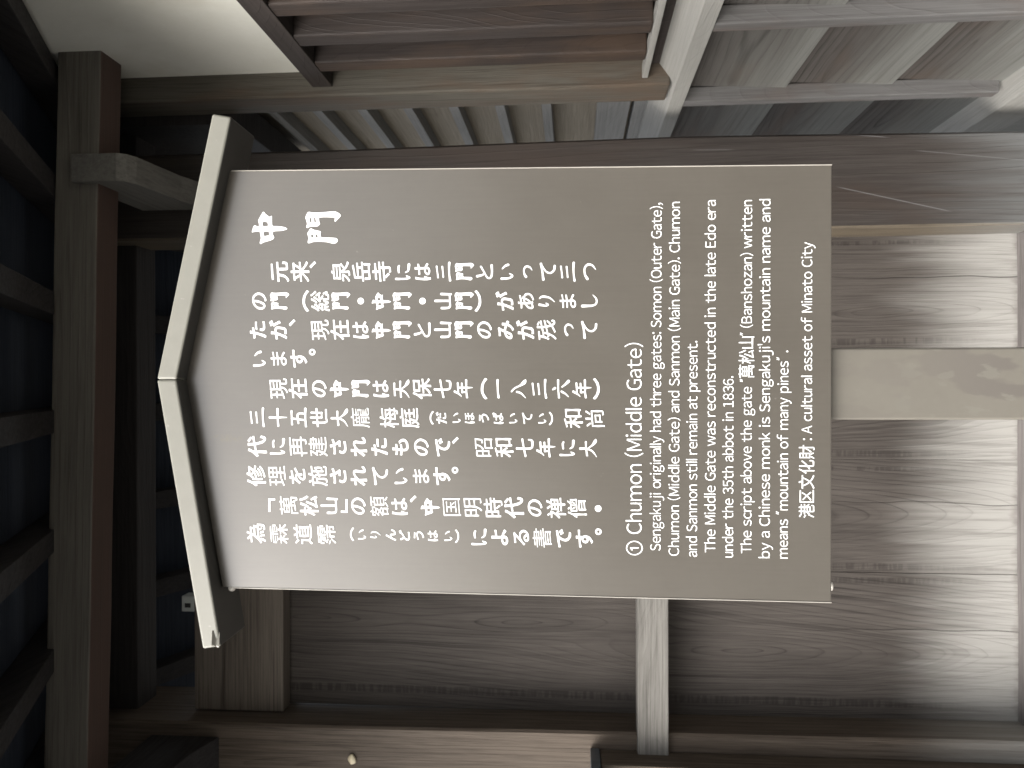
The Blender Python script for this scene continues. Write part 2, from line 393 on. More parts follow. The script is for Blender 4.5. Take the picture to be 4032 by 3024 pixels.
def post_marks(g, nt, o, c):
    sp = nt.nodes.new("ShaderNodeSeparateXYZ"); nt.links.new(o, sp.inputs[0])
    v = g.xyz(g.math('MULTIPLY', sp.outputs[0], 20.0), g.math('MULTIPLY', sp.outputs[1], 20.0), g.math('MULTIPLY', sp.outputs[2], 9.0))
    n = g.noise(v, 1.0, 3.0, 0.6)
    low = g.map(sp.outputs[2], 0.88, 1.10, 1.0, 0.25)
    c = g.mix(g.math('MULTIPLY', g.map(n, 0.48, 0.55, 0.0, 0.9), low), c, (0.122, 0.111, 0.100))
    n2 = g.noise(v, 2.3, 3.0, 0.5)
    return g.mix(g.math('MULTIPLY', g.map(n2, 0.60, 0.66, 0.0, 0.7), low), c, (0.168, 0.162, 0.138))
M['sign_post'] = paint("patchy_sign_post_paint", (0.138, 0.129, 0.110), (0.158, 0.148, 0.127), rough=0.42, spec=0.5, extra=post_marks)
M['white'] = paint("white_lettering", (0.86, 0.88, 0.88), (0.90, 0.91, 0.91), rough=0.4)
M['iron'] = paint("dark_iron", (0.055, 0.065, 0.075), (0.10, 0.12, 0.14), rough=0.4, spec=0.6)
M['socket'] = paint("grey_plastic", (0.40, 0.43, 0.43), (0.46, 0.49, 0.48), rough=0.5)
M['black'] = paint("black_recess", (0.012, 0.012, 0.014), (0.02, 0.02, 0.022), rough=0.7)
M['film'] = paint("peeled_clear_film", (0.16, 0.152, 0.13), (0.22, 0.21, 0.18), rough=0.25)
M['leaf'] = paint("dry_cream_petal", (0.42, 0.32, 0.18), (0.85, 0.80, 0.62), rough=0.7)

# ------------------------------------------------------------------ ground
bm = bmesh.new()
bmesh.ops.create_grid(bm, x_segments=40, y_segments=40, size=60)
ground = link("ground", bm, M['stone'])
ground["kind"] = "structure"

# ------------------------------------------------------------------ the gate
gate = thing("temple_gate", "old dark timber gate bay with plank panel, roof beam and rafters behind the sign", "gate", (-0.25, 2.12, 0))
def lean_post(name, pts_z, x0f, x1f, y0, y1, mt):
    """post whose width changes with height: pts_z heights, x0f/x1f its edges"""
    bm = bmesh.new()
    rows = []
    zc = 1.5
    cx = (x0f[0] + x1f[0]) / 2; cy = (y0 + y1) / 2
    b = 0.006
    for z, xa, xb in zip(pts_z, x0f, x1f):
        ring = [(xa + b, y0), (xb - b, y0), (xb, y0 + b), (xb, y1 - b), (xb - b, y1), (xa + b, y1), (xa, y1 - b), (xa, y0 + b)]
        rows.append([bm.verts.new((p[0] - cx, p[1] - cy, z - zc)) for p in ring])
    for i in range(len(rows) - 1):
        for j in range(8):
            bm.faces.new((rows[i][j], rows[i][(j + 1) % 8], rows[i + 1][(j + 1) % 8], rows[i + 1][j]))
    bm.faces.new(rows[0]); bm.faces.new(rows[-1])
    return link(name, bm, mt, gate, Vector((cx, cy, zc)) - gate.location)
pz = [0, 0.38, 0.7, 0.95, 1.22, 1.6, 2.1, 2.5, 2.86]
lean_post("post", pz, [0.392, 0.392, 0.391, 0.391, 0.391, 0.391, 0.392, 0.392, 0.392],
          [0.624, 0.6245, 0.628, 0.632, 0.635, 0.631, 0.6245, 0.624, 0.624], 2.0, 2.155, M['post'])
lean_post("post", pz, [-1.15] * 9, [-0.889, -0.892, -0.894, -0.897, -0.899, -0.902, -0.908, -0.909, -0.910], 2.0, 2.24, M['post_brown'])
# wall boards: centre height 1.41 so the bleach heights count from there
for (xa, xb, dy, mk) in [(-0.90, -0.5062, 0.0, 'panel_knot'), (-0.5056, -0.2042, 0.0012, 'panel'), (-0.2038, 0.0955, 0.0008, 'panel'), (0.0958, 0.396, 0.0004, 'panel')]:
    box("wall_board", xa, xb, 2.12 + dy, 2.15 + dy, 0.32, 2.50, M[mk], gate, bevel=0.0006, warp=0.0)
box("upper_rail", -0.905, 0.396, 2.069, 2.20, 2.300, 2.554, M['rail_grain'], gate, bevel=0.004, warp=0.001)
box("lower_rail", -0.950, 0.388, 1.975, 2.035, 1.2596, 1.3374, M['rail_grey'], gate, bevel=0.003, warp=0.0012)
box("ground_sill", -0.895, 0.396, 2.045, 2.19, 0.12, 0.334, M['sill_dark'], gate, bevel=0.006, warp=0.003)
# eave beam, its left end a little nearer
bm = box_bm(2.55, 0.083, 0.1065, 0.004, 0.002, seed=5)
ob = link("eave_beam", bm, M['beam'], gate, Vector((-0.487, 1.745, 2.6705)) - gate.location)
ob.rotation_euler = (0, R(0.75), R(0.9))
def arm(xa, xb, ya, yb, zt, zb, mt):
    pts = [(yb, zt), (ya, zt), (ya, zb + 0.028), (ya + 0.012, zb + 0.010), (ya + 0.035, zb), (yb - 0.10, zb - 0.02), (yb, zb - 0.05)]
    prism("bracket_arm", pts, 'X', xa, xb, mt, gate, bevel=0.003)
arm(0.472, 0.537, 1.698, 2.0, 2.660, 2.520, M['arm'])
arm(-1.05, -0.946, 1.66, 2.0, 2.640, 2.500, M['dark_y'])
# rafters and roof boards
SL = 0.46; AL = math.atan(SL)
def rz(y): return 2.5209 + SL * (y - 1.3)
raf0 = None
for k in range(-6, 5):
    xc = -0.363 + 0.278 * k
    if k == 4: xc = 0.742
    y0, y1 = 1.14, 2.12
    pts = [(y0, rz(y0)), (y1, rz(y1)), (y1, rz(y1) + 0.075), (y0, rz(y0) + 0.075)]
    if raf0 is None:
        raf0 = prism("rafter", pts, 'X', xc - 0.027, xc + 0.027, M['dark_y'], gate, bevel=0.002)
        x_first = xc
    else:
        o = raf0.copy(); col.objects.link(o); o.parent = gate
        o.location = raf0.location + Vector((xc - x_first, 0, 0))
raf1 = None
for k in range(-5, 4):
    xc = -0.363 + 0.278 * k
    y0, y1 = 2.125, 2.60
    zz = lambda y: rz(2.12) - SL * (y - 2.12)
    pts = [(y0, zz(y0)), (y1, zz(y1)), (y1, zz(y1) + 0.075), (y0, zz(y0) + 0.075)]
    if raf1 is None:
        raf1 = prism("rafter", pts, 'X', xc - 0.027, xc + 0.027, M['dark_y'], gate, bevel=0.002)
        x_first = xc
    else:
        o = raf1.copy(); col.objects.link(o); o.parent = gate
        o.location = raf1.location + Vector((xc - x_first, 0, 0))
zt = lambda y: rz(y) + 0.077
zb = lambda y: rz(2.12) - SL * (y - 2.12) + 0.077
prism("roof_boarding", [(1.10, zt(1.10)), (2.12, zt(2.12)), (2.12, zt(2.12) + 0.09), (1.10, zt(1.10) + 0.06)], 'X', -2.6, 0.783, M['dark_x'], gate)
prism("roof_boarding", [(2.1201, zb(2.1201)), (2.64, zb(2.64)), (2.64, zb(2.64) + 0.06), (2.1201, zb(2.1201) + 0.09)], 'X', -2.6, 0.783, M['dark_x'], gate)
box("ridge_beam", -2.4, 0.78, 2.07, 2.17, 2.72, 2.892, M['dark_beam'], gate, bevel=0.004)
prism("shade_board", [(1.995, 2.40), (2.64, 2.40), (2.64, 2.655), (2.12, 2.888), (1.995, 2.836)], 'X', 0.700, 0.782, M['dark_beam'], gate, bevel=0.003)  # dark board added to stand in for the shade above the slats
# the bay left of the left post, mostly out of the picture
box("wall_board", -2.6, -1.151, 2.12, 2.15, 0.05, 2.50, M['panel'], gate, bevel=0.0012)
box("door_jamb", -1.32, -0.9435, 1.915, 1.996, 0.0, 1.432, M['post_brown'], gate, bevel=0.004, warp=0.001)
# iron hook on the jamb top
prism("iron_hook", [(-0.941, 1.997), (-0.941, 1.93), (-0.952, 1.80), (-1.02, 1.80), (-1.02, 1.997)], 'Z', 1.4335, 1.457, M['iron'], gate, bevel=0.0015)
# socket box on the top of the rail, and its cable
sb = box("socket_box", -0.634, -0.590, 2.072, 2.112, 2.5545, 2.592, M['socket'], gate, bevel=0.003)
box("socket_hole", -0.622, -0.610, 2.0705, 2.0725, 2.566, 2.582, M['black'], sb, bevel=0.0004)
bm = bmesh.new()
bmesh.ops.create_cone(bm, cap_ends=True, segments=10, radius1=0.003, radius2=0.003, depth=0.98)
cb = link("cable", bm, M['socket'], gate, Vector((-0.40, 2.118, 2.574)) - gate.location)
cb.rotation_euler = (0, R(90), 0)

# ------------------------------------------------------------------ building on the right
side = thing("side_building", "weathered timber building flank with white plaster, barred window and grey clapboards right of the gate", "building", (0.80, 1.9, 0))
box("plaster_wall", 0.785, 0.90, 0.2, 1.90, 2.10, 3.6, M['plaster'], side, bevel=0)
box("plaster_wall", 0.787, 0.90, 1.9, 3.1, 2.70, 3.6, M['plaster'], side, bevel=0)
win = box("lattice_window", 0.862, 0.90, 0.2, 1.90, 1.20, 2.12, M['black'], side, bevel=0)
box("window_header", 0.745, 0.84, 0.2, 1.884, 2.0965, 2.1475, M['trim_y'], win, bevel=0.002, warp=0.0006)
bar0 = None
for k in range(4):
    y0 = 1.472 + 0.138 * (k - 3) + 0.276
    if bar0 is None:
        bar0 = box("lattice_bar", 0.747, 0.815, y0, y0 + 0.050, 1.3305, 2.10, M['bar'], win, bevel=0.005, warp=0.0005)
        yb0 = y0
    else:
        o = bar0.copy(); col.objects.link(o); o.parent = win
        o.location = bar0.location + Vector((0, y0 - yb0, 0))
for k in range(1, 8):
    y0 = yb0 - 0.138 * k
    if y0 < 0.22 : continue
    o = bar0.copy(); col.objects.link(o); o.parent = win
    o.location = bar0.location + Vector((0, y0 - yb0, 0))
box("bottom_rail", 0.775, 0.86, 0.2, 1.884, 1.285, 1.328, M['trim_y'], win, bevel=0.003)
box("bottom_lip", 0.740, 0.7745, 0.2, 1.883, 1.316, 1.330, M['sill'], win, bevel=0.002)
# sloping weather sill
prism("window_sill", [(0.720, 1.213), (0.720, 1.249), (0.778, 1.290), (0.84, 1.290), (0.84, 1.213)], 'Y', 0.2, 3.1, M['sill'], side, bevel=0.0015, origin=(0.77, 1.9, 1.25))
box("corner_column", 0.722, 0.83, 1.884, 1.990, 1.262, 3.4, M['column'], side, bevel=0.006, warp=0.001)
scr = box("slat_screen", 0.833, 0.87, 1.98, 3.1, 1.22, 2.72, M['tan'], side, bevel=0)
sl0 = None
for k in range(9):
    z0 = 1.5575 + 0.1326 * k
    if sl0 is None:
        sl0 = box("slat", 0.790, 0.8335, 1.988, 3.1, z0, z0 + 0.028, M['slat'], scr, bevel=0.002)
    else:
        o = sl0.copy(); col.objects.link(o); o.parent = scr; o.location = sl0.location + Vector((0, 0, 0.1326 * k))
box("screen_rail", 0.798, 0.8335, 1.988, 3.1, 1.333, 1.426, M['slat'], scr, bevel=0.002)
box("screen_rail", 0.798, 0.8335, 1.988, 3.1, 1.24, 1.322, M['slat'], scr, bevel=0.002)
# lapped boards below the sill
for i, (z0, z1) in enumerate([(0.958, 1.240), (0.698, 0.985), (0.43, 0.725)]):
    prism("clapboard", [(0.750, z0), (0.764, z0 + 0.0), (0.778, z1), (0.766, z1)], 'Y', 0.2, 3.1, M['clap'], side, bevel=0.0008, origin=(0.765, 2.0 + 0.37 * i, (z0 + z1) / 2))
for y0 in (2.0, 1.572, 1.144, 0.716, 0.288):
    box("batten", 0.722, 0.7605, y0, y0 + 0.036, 0.44, 1.2125, M['batten'], side, bevel=0.003, warp=0.001)
prism("base_sill", [(0.700, 0.31), (0.700, 0.412), (0.706, 0.416), (0.79, 0.447), (0.79, 0.31)], 'Y', 0.2, 3.1, M['sill'], side, bevel=0.002, origin=(0.75, 2.3, 0.38))
box("foundation", 0.735, 0.92, 0.2, 3.1, 0.0, 0.3095, M['found'], side, bevel=0.004)

# ------------------------------------------------------------------ the sign
LEAN = 0.0227
sign = thing("information_sign", "taupe roofed notice board on a pale post, lettered in white Japanese and English", "sign",
             (0, 1.08 + 1.15 * LEAN, 0))
sign.rotation_euler = (LEAN, 0, 0)
def local(o): o.location = o.location + sign.location * 0; return o
def sprism(name, pts, y0, y1, mt, parent=sign, bevel=0.0, smooth=False):
    """outline in the plane of the sign, kept in the sign's own coordinates"""
    bm = bmesh.new()
    va = [bm.verts.new((p[0], y0, p[1])) for p in pts]
    vb = [bm.verts.new((p[0], y1, p[1])) for p in pts]
    bm.faces.new(va); bm.faces.new(list(reversed(vb)))
    n = len(pts)
    for i in range(n): bm.faces.new((va[i], vb[i], vb[(i + 1) % n], va[(i + 1) % n]))
    bmesh.ops.recalc_face_normals(bm, faces=bm.faces)
    if bevel: bmesh.ops.bevel(bm, geom=list(bm.edges), offset=bevel, segments=4 if smooth else 2, affect='EDGES', profile=0.5)
    return link(name, bm, mt, parent)
board = sprism("sign_board", [(-0.2993, 1.1493), (0.2974, 1.1468), (0.3045, 1.9880), (0.0075, 2.0520), (-0.2888, 1.9990)], 0.0, 0.016, M['board'], bevel=0.0012)
# pale turned edge of the board
edge_mat = paint("pale_board_edge", (0.36, 0.34, 0.31), (0.42, 0.40, 0.36), rough=0.4)
for pts in ([(-0.3000, 1.1493), (-0.2989, 1.1493), (-0.2884, 1.985), (-0.2895, 1.985)],
            [(0.2970, 1.1468), (0.2981, 1.1468), (0.3052, 1.984), (0.3041, 1.984)]):
    sprism("edge_trim", pts, -0.0008, 0.015, edge_mat, board)
RA, RB, LA, LB = (0.3771, 1.9990), (0.3719, 1.9716), (-0.3675, 2.0150), (-0.3628, 1.9883)
AT, AB = (0.0075, 2.0795), (0.0075, 2.0507)
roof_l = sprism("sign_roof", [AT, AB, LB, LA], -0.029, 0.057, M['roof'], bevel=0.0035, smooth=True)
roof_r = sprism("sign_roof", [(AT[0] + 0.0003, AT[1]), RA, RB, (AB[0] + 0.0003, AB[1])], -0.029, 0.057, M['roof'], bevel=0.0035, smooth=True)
sprism("sign_post", [(-0.051, -0.2), (0.0482, -0.2), (0.0482, 1.985), (-0.051, 1.985)], 0.0165, 0.105, M['sign_post'], bevel=0.003)
# screw heads / drips under the board and on the roof
def blob(name, x, y, z, r, mt, parent, sq=(1, 1, 1)):
    bm = bmesh.new()
    bmesh.ops.create_uvsphere(bm, u_segments=14, v_segments=8, radius=r)
    for v in bm.verts: v.co = Vector((v.co.x * sq[0], v.co.y * sq[1], v.co.z * sq[2]))
    return link(name, bm, mt, parent, (x, y, z), smooth=True)
blob("sealant_drip", -0.2784, 0.004, 1.1478, 0.0045, edge_mat, board, (1.4, 0.8, 0.6))
blob("sealant_drip", -0.2905, 0.002, 1.9860, 0.0045, edge_mat, board, (1.0, 0.7, 1.2))
# loose clear film curling off the left tip of the roof
def film(x, y, z, w, h, rx, rz_):
    bm = bmesh.new()
    bmesh.ops.create_grid(bm, x_segments=8, y_segments=5, size=0.5)
    for v in bm.verts:
        px, py = v.co.x * w, v.co.y * h
        a = px * 90
        v.co = Vector((px + 0.0015 * math.sin(py * 400), 0.0022 * math.sin(a) + 0.0012 * math.cos(py * 500), py))
    bmesh.ops.solidify(bm, geom=list(bm.faces), thickness=0.0004)
    o = link("peeling_film", bm, M['film'], roof_l, (x, y, z), smooth=True)
    o.rotation_euler = (rx, 0, rz_)
film(-0.352, -0.0305, 1.9955, 0.020, 0.010, 0.35, 0.1)

# ------------------------------------------------------------------ the writing
def glyph_polys(text, size=1.0, spacing=1.0, words=1.0, bold=0.0, brush=False, res=5):
    """outlines of a piece of text as closed 2-D polylines"""
    cu = bpy.data.curves.new("lettering", 'FONT')
    cu.body = text; cu.size = 1.0; cu.space_character = spacing; cu.space_word = words; cu.resolution_u = res
    ob = bpy.data.objects.new("lettering", cu)
    col.objects.link(ob)
    bpy.context.view_layer.update()
    dg = bpy.context.evaluated_depsgraph_get()
    cv = ob.evaluated_get(dg).to_curve(dg)
    polys = []
    for sp in cv.splines:
        pts = []
        if sp.type == 'BEZIER':
            bp = sp.bezier_points; n = len(bp)
            for i in range(n):
                a, b = bp[i], bp[(i + 1) % n]
                p0, p1, p2, p3 = a.co.xy, a.handle_right.xy, b.handle_left.xy, b.co.xy
                ln = (p3 - p0).length
                k = max(1, min(24, int(ln / 0.028))) if brush else (1 if ((p1 - p0).cross(p3 - p0) ** 2 < 1e-9 and (p2 - p0).cross(p3 - p0) ** 2 < 1e-9) else res)
                for j in range(k):
                    t = j / k; s = 1 - t
                    pts.append(s * s * s * p0 + 3 * s * s * t * p1 + 3 * s * t * t * p2 + t * t * t * p3)
        else:
            pts = [p.co.xy.copy() for p in sp.points]
        q = []
        for p in pts:
            if not q or (p - q[-1]).length > 1e-4: q.append(p.copy())
        if len(q) > 2 and (q[0] - q[-1]).length < 1e-4: q.pop()
        if len(q) > 2: polys.append(q)
    ob.to_curve_clear()
    bpy.data.objects.remove(ob); bpy.data.curves.remove(cu)
    if brush: return brushed(polys, bold)
    if bold: polys = [swell(p, bold, polys) for p in polys]
    return polys

def area(p):
    return 0.5 * sum(p[i].x * p[(i + 1) % len(p)].y - p[(i + 1) % len(p)].x * p[i].y for i in range(len(p)))

def inside(pt, poly):
    c = False; n = len(poly); j = n - 1
    for i in range(n):
        a, b = poly[i], poly[j]
        if (a.y > pt.y) != (b.y > pt.y) and pt.x < (b.x - a.x) * (pt.y - a.y) / (b.y - a.y) + a.x: c = not c
        j = i
    return c

def swell(p, bold, every):
    """thicken the outline of a gothic letter a little"""
    n = len(p)
    depth = sum(1 for o in every if len(o) > 2 and o is not p and inside(p[0], o) and abs(area(o)) > abs(area(p)))
    sgn = (1.0 if area(p) > 0 else -1.0) * (-1 if depth % 2 else 1)
    out = []
    for i in range(n):
        a, b, c = p[i - 1], p[i], p[(i + 1) % n]
        t1, t2 = (b - a), (c - b)
        if t1.length < 1e-6 or t2.length < 1e-6:
            out.append(b.copy()); continue
        n1 = Vector((t1.y, -t1.x)).normalized(); n2 = Vector((t2.y, -t2.x)).normalized()
        nn = n1 + n2
        nn = (n1 if nn.length < 0.3 else nn).normalized()
        out.append(b + nn * (bold * min(1.6, 1.0 / max(0.5, nn.dot(n1))) * sgn))
    return out

def brushed(polys, bold, step=0.0105):
    """the letter redrawn with a loaded brush: a distance field of the outline, cut at a level that
    swells towards the ends of the strokes and thins where the strokes crowd"""
    xs = [v.x for p in polys for v in p]; ys = [v.y for p in polys for v in p]
    pad = 0.08
    gx = np.arange(min(xs) - pad, max(xs) + pad + step, step)
    gy = np.arange(min(ys) - pad, max(ys) + pad + step, step)
    PX, PY = np.meshgrid(gx, gy)
    dist = np.full(PX.shape, 9.0); odd = np.zeros(PX.shape, bool)
    for p in polys:
        for a, b in zip(p, p[1:] + p[:1]):
            ex, ey = b.x - a.x, b.y - a.y
            L2 = ex * ex + ey * ey + 1e-12
            t = np.clip(((PX - a.x) * ex + (PY - a.y) * ey) / L2, 0, 1)
            np.minimum(dist, np.hypot(PX - a.x - t * ex, PY - a.y - t * ey), out=dist)
            if abs(ey) > 1e-9:
                odd ^= ((a.y > PY) != (b.y > PY)) & (PX < ex * (PY - a.y) / ey + a.x)
    sd_ = np.where(odd, -dist, dist)
    ink = odd.mean() * PX.size / max(1, ((PX > min(xs)) & (PX < max(xs)) & (PY > min(ys)) & (PY < max(ys))).sum())
    k = bold * float(np.clip(1.0 - (ink - 0.28) * 8.0, -0.7, 1.0))
    cx, cy = (min(xs) + max(xs)) / 2, (min(ys) + max(ys)) / 2
    rr = np.maximum(np.abs(PX - cx), np.abs(PY - cy)) / 0.45
    ph = 1.7 * len(xs)
    lev = k * (0.80 + 0.40 * rr ** 2) + 0.006 * np.sin(PX * 17 + ph) * np.cos(PY * 14 + ph * 0.7)
    dy_, dx_ = np.gradient(dist, step)
    lev = lev + 0.007 * np.abs(dx_) - 0.004 * np.abs(dy_)            # broad uprights, slimmer level strokes
    return contour(sd_ - lev, gx, gy)

def stroked(strokes, step=0.0105):
    """variable-width brush strokes merged into clean outlines"""
    gx = np.arange(-0.15, 1.15 + step, step); gy = np.arange(-0.15, 1.15 + step, step)
    PX, PY = np.meshgrid(gx, gy)
    F = np.full(PX.shape, 9.0)
    for s in strokes:
        pts = [Vector(p) for p in s]
        fine = []
        for i in range(len(pts) - 1):                    # Catmull-Rom through the given points
            p0, p1, p2, p3 = pts[max(0, i - 1)], pts[i], pts[i + 1], pts[min(len(pts) - 1, i + 2)]
            for k in range(6):
                t = k / 6
                fine.append(0.5 * ((2 * p1) + (p2 - p0) * t + (2 * p0 - 5 * p1 + 4 * p2 - p3) * t * t + (3 * p1 - p0 - 3 * p2 + p3) * t ** 3))
        fine.append(pts[-1])
        for a, b in zip(fine, fine[1:]):
            ex, ey = b.x - a.x, b.y - a.y
            t = np.clip(((PX - a.x) * ex + (PY - a.y) * ey) / (ex * ex + ey * ey + 1e-12), 0, 1)
            np.minimum(F, np.hypot(PX - a.x - t * ex, PY - a.y - t * ey) - 1.13 * (a.z + (b.z - a.z) * t), out=F)
    return contour(F, gx, gy)

def smooth_loop(p):
    q = []
    n = len(p)
    for i in range(n):
        b, c = p[i], p[(i + 1) % n]
        for k in range(3):
            t = k / 3
            q.append(b.lerp(c, t))
    for _ in range(1): q = [q[i] * 0.5 + (q[i - 1] + q[(i + 1) % len(q)]) * 0.25 for i in range(len(q))]
    return q

def contour(F, gx, gy):
    ny, nx = F.shape
    F[0, :] = F[-1, :] = 1; F[:, 0] = F[:, -1] = 1
    F[np.abs(F) < 1e-7] = 1e-7
    nxt = {}
    def cut(i0, j0, i1, j1):
        a, b = F[i0, j0], F[i1, j1]; t = a / (a - b)
        return (gx[j0] + (gx[j1] - gx[j0]) * t, gy[i0] + (gy[i1] - gy[i0]) * t)
    N = F < 0
    mixed = N[:-1, :-1].astype(int) + N[1:, :-1] + N[:-1, 1:] + N[1:, 1:]
    for i, j in zip(*np.where((mixed > 0) & (mixed < 4))):
        c = [(i, j), (i, j + 1), (i + 1, j + 1), (i + 1, j)]
        cr = []
        for q in range(4):
            a, b = c[q], c[(q + 1) % 4]
            if N[a] != N[b]: cr.append((('h', i if q == 0 else i + 1, j) if q in (0, 2) else ('v', i, j + 1 if q == 1 else j), bool(N[a]), cut(*a, *b)))
        outs = [q for q in cr if q[1]]; ins = [q for q in cr if not q[1]]
        # walk so that the ink lies on the left
        for a_ in outs:
            b_ = None
            k0 = cr.index(a_)
            b_ = cr[(k0 + 1) % len(cr)] if len(cr) == 2 else cr[k0 - 1]
            nxt[a_[0]] = (b_[0], a_[2])
    res = []
    while nxt:
        start, (cur, pt) = next(iter(nxt.items()))
        del nxt[start]
        loop = [Vector(pt)]
        while cur in nxt:
            c2, p2 = nxt.pop(cur)
            loop.append(Vector(p2)); cur = c2
        if len(loop) > 6:
            # drop points that lie on straight runs
            keep = []
            for q in range(len(loop)):
                a, b, c = loop[q - 1], loop[q], loop[(q + 1) % len(loop)]
                keep.append((a + b * 2 + c) * 0.25)
            res.append(keep)
    return res

def letters(name, polys, parent, y, label=None):
    cu = bpy.data.curves.new(name, 'CURVE')
    cu.dimensions = '2D'; cu.fill_mode = 'BOTH'; cu.extrude = 0.00025
    for p in polys:
        sp = cu.splines.new('POLY')
        sp.points.add(len(p) - 1)
        for q, v in zip(sp.points, p): q.co = (v.x, v.y, 0, 1)
        sp.use_cyclic_u = True
    ob = bpy.data.objects.new(name, cu)
    col.objects.link(ob)
    bpy.context.view_layer.update()
    me = bpy.data.meshes.new_from_object(ob.evaluated_get(bpy.context.evaluated_depsgraph_get()))
    bpy.data.objects.remove(ob); bpy.data.curves.remove(cu)
    for v in me.vertices: v.co = Vector((v.co.x, -v.co.z, v.co.y))
    me.materials.clear(); me.materials.append(M['white'])
    o = bpy.data.objects.new(name, me)
    col.objects.link(o)
    o.parent = parent; o.location = (0, y, 0)
    if label: o["label"] = label
    return o

# outlines of the two title characters as lettered on the sign
TRACED = {'中': [[(-0.128, 0.49), (-0.114, 0.453), (-0.098, 0.388), (-0.096, 0.27), (-0.187, 0.25), (-0.286, 0.236), (-0.358, 0.259), (-0.413, 0.275), (-0.439, 0.257), (-0.439, 0.228), (-0.407, 0.191), (-0.384, 0.126), (-0.36, 0.021), (-0.331, -0.071), (-0.299, -0.117), (-0.255, -0.132), (-0.221, -0.11), (-0.187, -0.092), (-0.098, -0.088), (-0.093, -0.293), (-0.076, -0.398), (-0.054, -0.47), (-0.037, -0.49), (-0.017, -0.47), (0.009, -0.411), (0.029, -0.32), (0.039, -0.202), (0.041, -0.073), (0.179, -0.068), (0.33, -0.071), (0.31, -0.031), (0.289, -0.005), (0.326, 0.047), (0.376, 0.113), (0.439, 0.158), (0.428, 0.181), (0.365, 0.224), (0.284, 0.27), (0.193, 0.317), (0.127, 0.293), (0.039, 0.283), (0.043, 0.348), (0.072, 0.394), (0.064, 0.43), (0.016, 0.453), (-0.056, 0.479)], [(0.039, 0.198), (0.127, 0.194), (0.164, 0.178), (0.174, 0.145), (0.147, 0.06), (0.114, 0.045), (0.041, 0.031)], [(-0.098, 0.175), (-0.098, 0.014), (-0.207, -0.003), (-0.219, 0.086), (-0.234, 0.155)]],
 '門': [[(0.438, 0.394), (0.416, 0.43), (0.353, 0.462), (0.274, 0.494), (0.222, 0.469), (0.157, 0.449), (0.104, 0.439), (0.052, 0.46), (0.019, 0.465), (-0.007, 0.439), (0.006, 0.41), (0.028, 0.371), (0.039, 0.279), (0.033, 0.161), (0.071, 0.109), (0.107, 0.083), (0.15, 0.102), (0.209, 0.111), (0.282, 0.122), (0.285, -0.088), (0.274, -0.297), (0.255, -0.33), (0.163, -0.313), (0.154, -0.337), (0.235, -0.415), (0.314, -0.494), (0.353, -0.474), (0.405, -0.415), (0.439, -0.337), (0.437, -0.245), (0.425, -0.088), (0.413, 0.148), (0.416, 0.305), (0.434, 0.364)], [(0.248, 0.373), (0.272, 0.368), (0.274, 0.313), (0.229, 0.321), (0.15, 0.312), (0.141, 0.358), (0.196, 0.373)], [(0.274, 0.258), (0.282, 0.213), (0.222, 0.203), (0.151, 0.187), (0.143, 0.24), (0.209, 0.253)], [(-0.014, 0.338), (-0.037, 0.368), (-0.092, 0.403), (-0.151, 0.44), (-0.21, 0.42), (-0.289, 0.397), (-0.348, 0.42), (-0.396, 0.43), (-0.422, 0.407), (-0.409, 0.358), (-0.383, 0.279), (-0.375, 0.122), (-0.383, -0.009), (-0.4, -0.14), (-0.426, -0.219), (-0.439, -0.284), (-0.426, -0.35), (-0.394, -0.389), (-0.348, -0.405), (-0.308, -0.389), (-0.282, -0.35), (-0.276, -0.271), (-0.268, -0.088), (-0.263, 0.059), (-0.21, 0.069), (-0.151, 0.075), (-0.112, 0.056), (-0.086, 0.096), (-0.073, 0.174), (-0.05, 0.266), (-0.02, 0.312)], [(-0.191, 0.337), (-0.175, 0.318), (-0.177, 0.263), (-0.223, 0.279), (-0.265, 0.258), (-0.265, 0.334), (-0.223, 0.326)], [(-0.179, 0.22), (-0.176, 0.151), (-0.223, 0.153), (-0.265, 0.14), (-0.268, 0.211), (-0.223, 0.208)]]}
